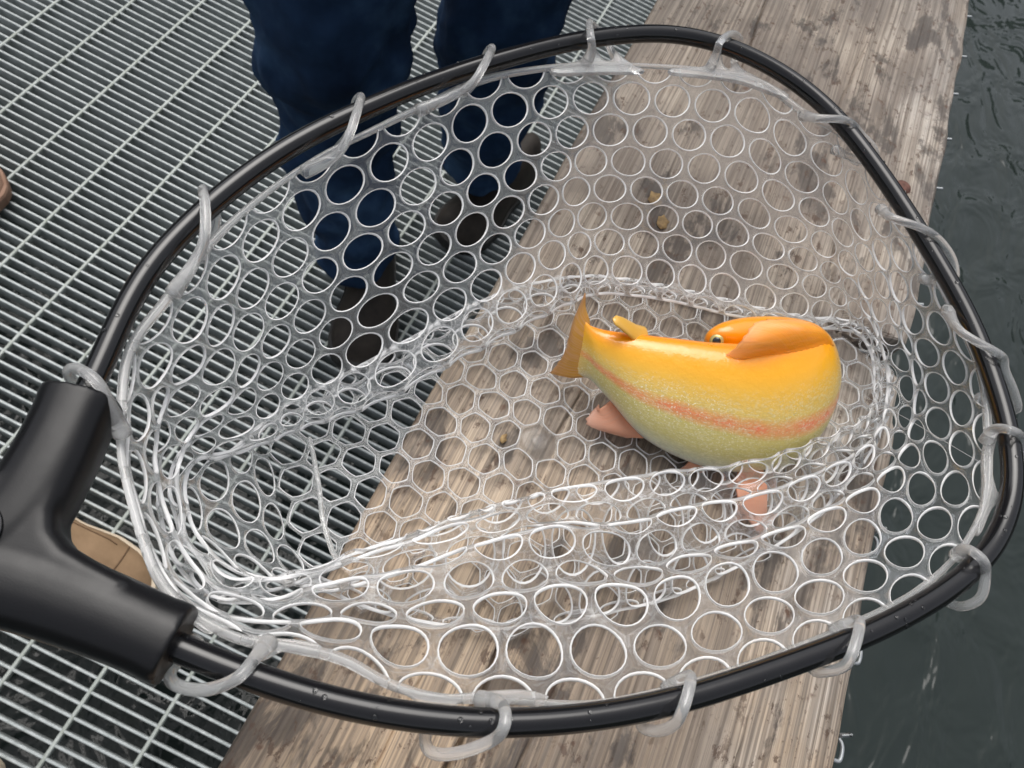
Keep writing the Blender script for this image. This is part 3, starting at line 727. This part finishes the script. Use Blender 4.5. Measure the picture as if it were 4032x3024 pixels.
# ------------------------------------------------------------------ trout
fish = empty('golden_trout', tuple(U(1560, 880, 0)), label='golden orange trout with a pink side stripe curled up in the mesh bag', cat='fish')
FS = [  # dorsal px+h, ventral px+h, half thickness
 ((1262, 678, .050), (1240, 812, .022), .0022), ((1268, 696, .049), (1254, 812, .022), .0040), ((1284, 708, .048), (1280, 822, .021), .0070), ((1318, 716, .048), (1322, 866, .018), .0105),
 ((1385, 723, .051), (1386, 940, .013), .0155), ((1470, 733, .055), (1464, 985, .009), .0185), ((1550, 742, .058), (1540, 1008, .007), .0215),
 ((1620, 744, .060), (1616, 1012, .007), .022), ((1680, 736, .061), (1686, 992, .009), .021), ((1722, 726, .061), (1736, 945, .013), .019),
 ((1742, 718, .060), (1758, 880, .017), .0175), ((1738, 714, .057), (1752, 815, .014), .0165), ((1708, 713, .053), (1720, 780, .010), .016),
 ((1660, 709, .049), (1668, 765, .008), .015), ((1612, 706, .048), (1616, 765, .010), .0135), ((1570, 710, .047), (1572, 768, .014), .011),
 ((1540, 721, .043), (1540, 762, .020), .007), ((1527, 736, .038), (1526, 752, .028), .003)]
Dp = catmull([U(*a) for a, _, _ in FS], 7); Vp = catmull([U(*b) for _, b, _ in FS], 7)
Wp = catmull([[w_] for _, _, w_ in FS], 7)[:, 0]
Cc = (Dp + Vp) / 2; A_ = (Dp - Vp) / 2; Tn = np.gradient(Cc, axis=0); Tn /= np.linalg.norm(Tn, axis=1)[:, None]
Nf = np.cross(A_, Tn); Nf /= np.linalg.norm(Nf, axis=1)[:, None]
for _ in range(4): Nf[1:-1] = (Nf[:-2] + 2 * Nf[1:-1] + Nf[2:]) / 4; Nf /= np.linalg.norm(Nf, axis=1)[:, None]
NS = 40; V = []; UVv = []
for i in range(len(Cc)):
    for k in range(NS):
        a = 2 * math.pi * k / NS; ca_, sa_ = math.cos(a), math.sin(a)
        wd = abs(sa_) ** .82 * (1 if sa_ > 0 else -1) * (1 - .10 * ca_)
        V.append(Cc[i] + A_[i] * ca_ + Nf[i] * Wp[i] * wd); UVv.append((i / (len(Cc) - 1), (1 - ca_) / 2))
F = []
for i in range(len(Cc) - 1):
    for k in range(NS): l = (k+1) % NS; F.append((i*NS+k, i*NS+l, (i+1)*NS+l, (i+1)*NS+k))
F.append(tuple(range(NS-1, -1, -1))); F.append(tuple((len(Cc)-1)*NS + k for k in range(NS)))
V = np.array(V); V[:, 2] = np.maximum(V[:, 2], ZP + .004)
me = mesh('body', V, F); uvl = me.uv_layers.new(name='UVMap')
for lp in me.loops: uvl.data[lp.index].uv = UVv[lp.vertex_index]
fix_normals(me)
body = link('body', me, M['trout'], fish)
def sheet(name, rows, mat, th=.0007, sub=5, tris=None):
    """rows: list of polylines (px,py,h) base -> edge; lofted thin solid sheet with ray ridges"""
    rows = [resample(catmull([U(*p) for p in r], 6), 26) for r in rows]
    rows = catmull(np.array(rows).reshape(len(rows), -1), sub).reshape(-1, 26, 3)
    ext = rows[-1] - rows[-3]; rag = np.array([.9 * noise.noise((k * .9, len(name), 4)) + .5 * (k % 2) for k in range(26)])
    rows[-1] += ext * rag[:, None] * .45; rows[-2] += ext * rag[:, None] * .18
    n, m_ = rows.shape[0], 26
    du = np.gradient(rows, axis=1); dv = np.gradient(rows, axis=0); nn = np.cross(du, dv); nn /= np.linalg.norm(nn, axis=2)[..., None] + 1e-12
    ridge = (.5 + .5 * np.cos(np.arange(m_) * math.pi))[None, :] * .0003
    tt = np.linspace(1.4, .35, n)[:, None] * th
    Tq = rows + nn * (tt + ridge)[..., None]; Bq = rows - nn * (tt + ridge)[..., None]
    V = list(Tq.reshape(-1, 3)) + list(Bq.reshape(-1, 3)); o_ = n * m_; F = []
    for i in range(n - 1):
        for k in range(m_ - 1):
            a, b, c_, d = i*m_+k, i*m_+k+1, (i+1)*m_+k+1, (i+1)*m_+k
            F.append((a, b, c_, d)); F.append((o_+d, o_+c_, o_+b, o_+a))
    for k in range(m_ - 1):
        for i in (0, n - 1): F.append((i*m_+k, i*m_+k+1, o_+i*m_+k+1, o_+i*m_+k))
    for i in range(n - 1):
        for k in (0, m_ - 1): F.append((i*m_+k, (i+1)*m_+k, o_+(i+1)*m_+k, o_+i*m_+k))
    me = mesh(name, V, F); fix_normals(me); ul = me.uv_layers.new(name='UVMap')
    for lp in me.loops:
        q_ = lp.vertex_index % o_; ul.data[lp.index].uv = ((q_ % m_) / (m_ - 1), (q_ // m_) / (n - 1))
    return link(name, me, mat, fish)
sheet('dorsal_fin', [[(1650, 777, .057), (1712, 772, .061), (1764, 760, .061), (1800, 746, .058)],
                     [(1606, 775, .064), (1655, 740, .075), (1718, 710, .076), (1782, 716, .068)],
                     [(1563, 774, .060), (1600, 741, .073), (1642, 695, .077), (1734, 692, .070)]], M['fin_o'], th=.0005)
ap = resample(catmull([U(1392, 734, .046), U(1368, 716, .053), U(1348, 702, .058), U(1334, 694, .061), U(1325, 690, .062)], 6), 20)
o = tube('adipose_fin', ap, np.interp(np.arange(20), [0, 6, 14, 18, 19], [.0090, .0060, .0046, .0034, .0014]), M['fin_y'], fish, seg=14, flat=.32)
sheet('tail_fin', [[(1272, 690, .049), (1272, 730, .042), (1268, 765, .034), (1258, 812, .022)],
                   [(1262, 660, .054), (1244, 718, .044), (1236, 768, .033), (1230, 814, .021)],
                   [(1264, 633, .060), (1240, 692, .047), (1220, 762, .032), (1190, 806, .019)]], M['fin_t'], th=.0013)
sheet('anal_fin', [[(1318, 866, .018), (1340, 892, .016), (1362, 918, .014), (1390, 946, .012)],
                   [(1294, 884, .016), (1310, 905, .014), (1330, 928, .012), (1368, 944, .010)],
                   [(1294, 874, .014), (1270, 903, .012), (1278, 922, .010), (1356, 946, .008)]], M['fin_p'])
sheet('pelvic_fin', [[(1600, 1004, .013), (1612, 1008, .012), (1630, 1010, .012), (1645, 1006, .013)],
                     [(1590, 1050, .014), (1610, 1058, .014), (1634, 1058, .014), (1656, 1050, .014)],
                     [(1602, 1100, .014), (1618, 1122, .014), (1640, 1148, .013), (1656, 1112, .014)]], M['fin_p'])
sheet('pectoral_fin', [[(1535, 1002, .010), (1520, 1004, .010), (1500, 1000, .010), (1490, 994, .010)],
                       [(1512, 1010, .008), (1500, 1012, .008), (1488, 1012, .008), (1478, 1008, .008)],
                       [(1500, 1016, .006), (1490, 1017, .006), (1480, 1016, .006), (1470, 1012, .006)]], M['fin_p'])
# eye, set on the side of the head that faces the camera
ie = int(.885 * (len(Cc) - 1)); nf = Nf[ie]
if nf @ (CAM - Cc[ie]) < 0: nf = -nf
def ball(c, r, nrm, flat, n=20, rg=8):
    nrm = nrm / np.linalg.norm(nrm); a = np.cross(nrm, [0, 0, 1.]); a /= np.linalg.norm(a); b = np.cross(nrm, a); V = []; F = []
    for i in range(rg + 1):
        ph = math.pi / 2 * i / rg
        for k in range(n):
            th = 2 * math.pi * k / n
            V.append(c + r * math.cos(ph) * (math.cos(th) * a + math.sin(th) * b) + nrm * r * flat * math.sin(ph))
    for i in range(rg):
        for k in range(n): l = (k+1) % n; F.append((i*n+k, i*n+l, (i+1)*n+l, (i+1)*n+k))
    return V, F
ep = U(1548, 737, .0455)
vd = CAM - ep; vd /= np.linalg.norm(vd)
V, F = ball(ep - vd * .001, .0042, vd, .35); ey = link('eye', fix_normals(mesh('eye', V, F)), M['eyei'], fish)
V, F = ball(ep + vd * .0001, .0025, vd, .35); link('pupil', fix_normals(mesh('pupil', V, F)), M['eyeb'], ey)

# fishing line from the trout over the rim
o = tube('fishing_line', catmull([U(1800, 800, .022), U(1880, 862, .03), U(1960, 905, .05), U(2060, 965, .075), U(2120, 1000, .085)], 8), .00014, M['line'], None, seg=6)
setp(o, label='thin clear fishing line running from the trout to the rim of the net', cat='fishing line')

# ------------------------------------------------------------------ leaf scraps on the plank
def scrap(px, py, sz, seed):
    c = U(px, py, .0025); n = 14; V = [(c[0], c[1], c[2] - .001)]
    for k in range(n):
        a = 2 * math.pi * k / n; r = sz * (.6 + .7 * abs(noise.noise((math.cos(a) * 1.3, math.sin(a) * 1.3, seed))))
        V.append((c[0] + r * math.cos(a) * .8, c[1] + r * math.sin(a) * 1.2, c[2] - .001 + .0022 * noise.noise((a * 1.3, seed, 1))))
    F = [(0, k + 1, (k + 1) % n + 1) for k in range(n)]
    V += [(x, y, z - .0005) for x, y, z in V]; F += [(n+1, n+1+(k+1) % n+1, n+1+k+1) for k in range(n)]
    F += [(k+1, n+1+k+1, n+1+(k+1) % n+1, (k+1) % n+1) for k in range(n)]
    return fix_normals(mesh('leaf_scrap', V, F))
for px, py, sz, sd_, lb in [(1418, 428, .0085, 1, 'largest curled tan leaf scrap on the plank behind the far mesh wall'), (1432, 478, .007, 2, 'tan leaf scrap beside the largest scrap on the plank'),
                            (1345, 545, .003, 3, 'tiny orange leaf crumb on the plank near its walkway edge'), (1088, 945, .0032, 4, 'small brown leaf crumb under the mesh floor near the moulded boss')]:
    o = link('leaf_scrap', scrap(px, py, sz, sd_), M['leaf']); setp(o, label=lb, cat='leaf scrap', group='dry leaf scraps on the plank')

# ------------------------------------------------------------------ shoes
def shoe_mesh(L, Wd, H, open_=True):
    """upper (closed toe, collar opening), origin at heel centre on the ground, toe along +x"""
    ns, nk = 26, 24; rings = []
    for i in range(ns):
        s_ = i / (ns - 1); x = L * s_
        wd = Wd * (.36 + .14 * math.sin(math.pi * min(1, s_ * 1.25)) if s_ < .3 else .36 + .14 * math.sin(math.pi * (.5 * min(1., .3 * 1.25 * 2)))) if False else Wd * np.interp(s_, [0, .04, .12, .3, .5, .68, .82, .92, .975, 1], [.10, .26, .36, .37, .38, .49, .50, .42, .25, .04])
        ht = H * np.interp(s_, [0, .03, .1, .25, .36, .48, .62, .78, .9, .97, 1], [.55, .9, 1.0, 1.0, .98, .82, .64, .52, .44, .30, .16])
        ring = []
        for k in range(nk):
            a = 2 * math.pi * k / nk; ca_, sa_ = math.cos(a), math.sin(a)
            yy = wd * (abs(ca_) ** .75) * (1 if ca_ > 0 else -1) * (1 if sa_ < 0 else 1 - .18 * sa_)
            zz = .020 + (ht - .020) * max(0, sa_) ** .8 if sa_ > 0 else .020 + .006 * sa_
            ring.append((x, yy + .006 * math.sin(math.pi * s_), zz))
        rings.append(ring)
    return loft(rings)
def sole_mesh(L, Wd, T):
    V = []; F = []; n = 48; pts = []
    for k in range(n):
        s_ = k / (n - 1); 
    xs_ = np.r_[np.linspace(0, 1, 30)]; hw = np.interp(xs_, [0, .02, .08, .3, .5, .68, .82, .92, .975, 1], [.06, .22, .37, .39, .40, .52, .53, .45, .28, .05]) * Wd
    up = [(x * (L + .012) - .006, h + .006 * math.sin(math.pi * x)) for x, h in zip(xs_, hw)]; dn = [(x * (L + .012) - .006, -h + .006 * math.sin(math.pi * x)) for x, h in zip(xs_, hw)][::-1]
    o_ = up + dn; n = len(o_)
    prof = [(.985, 0), (1.0, .003), (1.0, T - .004), (.985, T)]
    rings = [[(L/2 + (x - L/2) * f, y * f, z) for x, y in o_] for f, z in prof]
    V = [p for r in rings for p in r]
    for i in range(3):
        for k in range(n): l = (k+1) % n; F.append((i*n+k, i*n+l, (i+1)*n+l, (i+1)*n+k))
    F.append(tuple(range(n-1, -1, -1))); F.append(tuple(3*n + k for k in range(n)))
    return V, F
def xf(V, loc, ang):
    c_, s_ = math.cos(ang), math.sin(ang)
    return [(loc[0] + x * c_ - y * s_, loc[1] + x * s_ + y * c_, loc[2] + z) for x, y, z in V]
def shoe_parts(parent, toe, ang, L, Wd, H, m_up, m_sole, stitch=True):
    hx = (toe[0] - L * math.cos(ang), toe[1] - L * math.sin(ang), 0.0012)
    V, F = shoe_mesh(L, Wd, H); up = link('upper', fix_normals(mesh('upper', xf(V, hx, ang), F)), m_up, parent)
    V, F = sole_mesh(L, Wd, .024); link('sole', fix_normals(mesh('sole', xf(V, hx, ang), F, False)), m_sole, parent)
    if stitch:
        def surf(s_, k):   # point on upper
            wd = Wd * np.interp(s_, [0, .04, .12, .3, .5, .68, .82, .92, .975, 1], [.10, .26, .36, .37, .38, .49, .50, .42, .25, .04])
            ht = H * np.interp(s_, [0, .03, .1, .25, .36, .48, .62, .78, .9, .97, 1], [.55, .9, 1.0, 1.0, .98, .82, .64, .52, .44, .30, .16])
            sa_ = math.sin(k); ca_ = math.cos(k)
            return (L * s_, wd * abs(ca_) ** .75 * (1 if ca_ > 0 else -1) * (1 - .18 * sa_) + .006 * math.sin(math.pi * s_), .0205 + (ht - .020) * sa_ ** .8)
        for ss, am in ((.75, .05),):
            P = [surf(ss + am * math.sin(a), a) for a in np.linspace(.25, math.pi - .25, 20)]
            tube('stitching', xf(P, hx, ang), .0009, M['stitch'], parent, seg=6)
        for sgn in (0, 1):
            P = [surf(s_, .55 if not sgn else math.pi - .55) for s_ in np.linspace(.12, .72, 16)]
            tube('stitching', xf(P, hx, ang), .0009, M['stitch'], parent, seg=6)
    return up
e = empty('shoe', (.0, .09, 0), label='tan nubuck shoe toe on the grating beside the net handle yoke', cat='shoe')
shoe_parts(e, (.104, .098), R_(-6), .285, .108, .10, M['tan'], M['sole'])
e = empty('shoe', (.0, -.2, 0), label='tan shoe tip on the grating below the net handle, just reaching into view', cat='shoe')
shoe_parts(e, (.060, -.132), R_(70), .285, .104, .10, M['tan'], M['sole'])
e = empty('shoe', (-.6, .52, 0), label='brown suede shoe toe on the open grating away from the net', cat='shoe')
shoe_parts(e, (-.480, .520), R_(-18), .29, .108, .10, M['pink'], M['pink'])

# ------------------------------------------------------------------ person standing on the grating
per = empty('person', (.13, .88, 0), label='person in dark navy jeans and dark brown shoes standing on the grating beside the plank', cat='person')
def px(x, y, z): return UG(x / K, y / K, z)       # full resolution pixels
LA = px(1418, 960, .10); LC = px(1338, 600, .28); LK = px(1310, 240, .45); LT = px(1290, -60, .58)
RA = px(1890, 625, .10); RC = px(1915, 380, .26); RK = px(1960, 40, .44)
hipL = np.array([-.06, .93, .88]); hipR = np.array([.16, 1.13, .88]); pel = (hipL + hipR) / 2 + np.array([0, .03, .06])
def skinned(name, verts, edges, radii, mat, parent, root=0, sub=2, disp=None):
    me = bpy.data.meshes.new(name); me.from_pydata([tuple(map(float, v_)) for v_ in verts], edges, []); me.update()
    o = link(name, me, mat, parent)
    sk = o.modifiers.new('skin', 'SKIN'); sk.use_smooth_shade = True
    for i, r in enumerate(radii):
        s_ = me.skin_vertices[0].data[i]; s_.radius = (r, r) if not isinstance(r, tuple) else r; s_.use_root = (i == root)
    ss = o.modifiers.new('sub', 'SUBSURF'); ss.levels = sub; ss.render_levels = sub
    if disp:
        for k_, (sz, st_) in enumerate(disp):
            tx = bpy.data.textures.new(name + '_folds%d' % k_, 'CLOUDS'); tx.noise_scale = sz; tx.noise_depth = 2
            d_ = o.modifiers.new('folds', 'DISPLACE'); d_.texture = tx; d_.strength = st_; d_.mid_level = .5; d_.texture_coords = 'GLOBAL'
    return o
chest = pel + np.array([0, .0, .36]); neck = chest + np.array([0, -.01, .20]); head = neck + np.array([.02, -.05, .14])
shL = chest + np.array([-.13, -.10, .10]); shR = chest + np.array([.14, .13, .10])
elL = shL + np.array([-.08, .02, -.27]); haL = elL + np.array([.03, -.12, -.20]); elR = shR + np.array([.08, .05, -.27]); haR = elR + np.array([.02, -.1, -.2])
bv = [pel, hipL, LT + np.array([0, .02, 0]), LK, LC, LA, hipR, RK, RC, RA, chest, neck, head, shL, elL, haL, shR, elR, haR, head + np.array([0, 0, .07])]
be = [(0, 1), (1, 2), (2, 3), (3, 4), (4, 5), (0, 6), (6, 7), (7, 8), (8, 9), (0, 10), (10, 11), (11, 12), (10, 13), (13, 14), (14, 15), (10, 16), (16, 17), (17, 18), (12, 19)]
br = [.12, .08, .07, .05, .045, .035, .08, .055, .045, .035, .12, .05, .08, .06, .04, .03, .06, .04, .03, .07]
skinned('body', bv, be, br, M['skin'], per)
jv = [pel, hipL, (hipL + LT) / 2, LT, LK, (LK + LC) / 2, LC, (LC + LA) / 2, LA + np.array([0, 0, -.01]), LA + np.array([0, 0, -.035]), hipR, (hipR + RK) / 2, RK, (RK + RC) / 2, RC, (RC + RA) / 2, RA, RA + np.array([0, 0, -.03])]
je = [(0, 1), (1, 2), (2, 3), (3, 4), (4, 5), (5, 6), (6, 7), (7, 8), (8, 9), (0, 10), (10, 11), (11, 12), (12, 13), (13, 14), (14, 15), (15, 16), (16, 17)]
jr = [.17, .115, .11, .108, .098, .086, .082, .078, .074, .073, .115, .11, .105, .096, .088, .082, .076, .074]
skinned('jeans', jv, je, jr, M['denim'], per, disp=((.11, .045), (.05, .015), (.02, .005)), sub=4)
cv = [pel + np.array([0, 0, -.03]), pel + np.array([0, 0, .15]), chest, chest + np.array([0, 0, .12]), shL, elL, haL + (elL - haL) * .2, shR, elR, haR + (elR - haR) * .2]
skinned('jacket', cv, [(0, 1), (1, 2), (2, 3), (2, 4), (4, 5), (5, 6), (2, 7), (7, 8), (8, 9)], [.19, .18, .18, .09, .085, .065, .055, .085, .065, .055], M['jacket'], per, disp=((.1, .02),), sub=3)
skinned('hair', [head + np.array([0, .02, .05]), head + np.array([0, .03, .11])], [(0, 1)], [.09, .07], M['hair'], per)
def person_shoe(toe, heel, Wd, H):
    d = np.array(toe) - np.array(heel); ang = math.atan2(d[1], d[0]); L = float(np.linalg.norm(d[:2]))
    hx = (heel[0], heel[1], .0012); V, F = shoe_mesh(L, Wd, H); s_ = link('shoe', fix_normals(mesh('shoe', xf(V, hx, ang), F)), M['dkleather'], per)
    V, F = sole_mesh(L, Wd, .024); link('sole', fix_normals(mesh('sole', xf(V, hx, ang), F, False)), M['dksole'], s_)
person_shoe((.172, .572, 0), (.060, .830, 0), .110, .105)
person_shoe((.185, .885, 0), (.235, 1.165, 0), .110, .105)

# ------------------------------------------------------------------ water droplets left on the hoop and yoke
V = []; F = []
def drop(c, nrm, r):
    v_, f_ = ball(np.array(c), r, np.array(nrm, float), .55, 10, 4); o_ = len(V); V.extend(v_); F.extend([tuple(i + o_ for i in q) for q in f_])
for _ in range(90):
    i = int(rng.integers(6, 314)); T_ = HOOP[i+1] - HOOP[i-1]; T_ /= np.linalg.norm(T_); B = np.cross(T_, [0, 0, 1.]); a = rng.uniform(-1.1, 1.1)
    nrm = np.array([0, 0, 1.]) * math.cos(a) + B * math.sin(a); drop(HOOP[i] + nrm * TR * .99, nrm, rng.uniform(.0004, .0012))
for x, y in [(60, 1010), (95, 990), (130, 940), (35, 1080), (75, 1180), (120, 1255), (200, 1290), (20, 1290), (280, 1330), (330, 1345), (150, 1310), (90, 1110), (230, 1360), (10, 1130)]:
    p = U(x, y, HZ + .0138); drop((p[0], p[1], YZ + .0136), (0, 0, 1), rng.uniform(.0008, .0016))
setp(link('water_droplets', mesh('water_droplets', V, F), M['drop']), label='small clear water droplets beaded on the black hoop and yoke', cat='water droplets', kind='stuff')
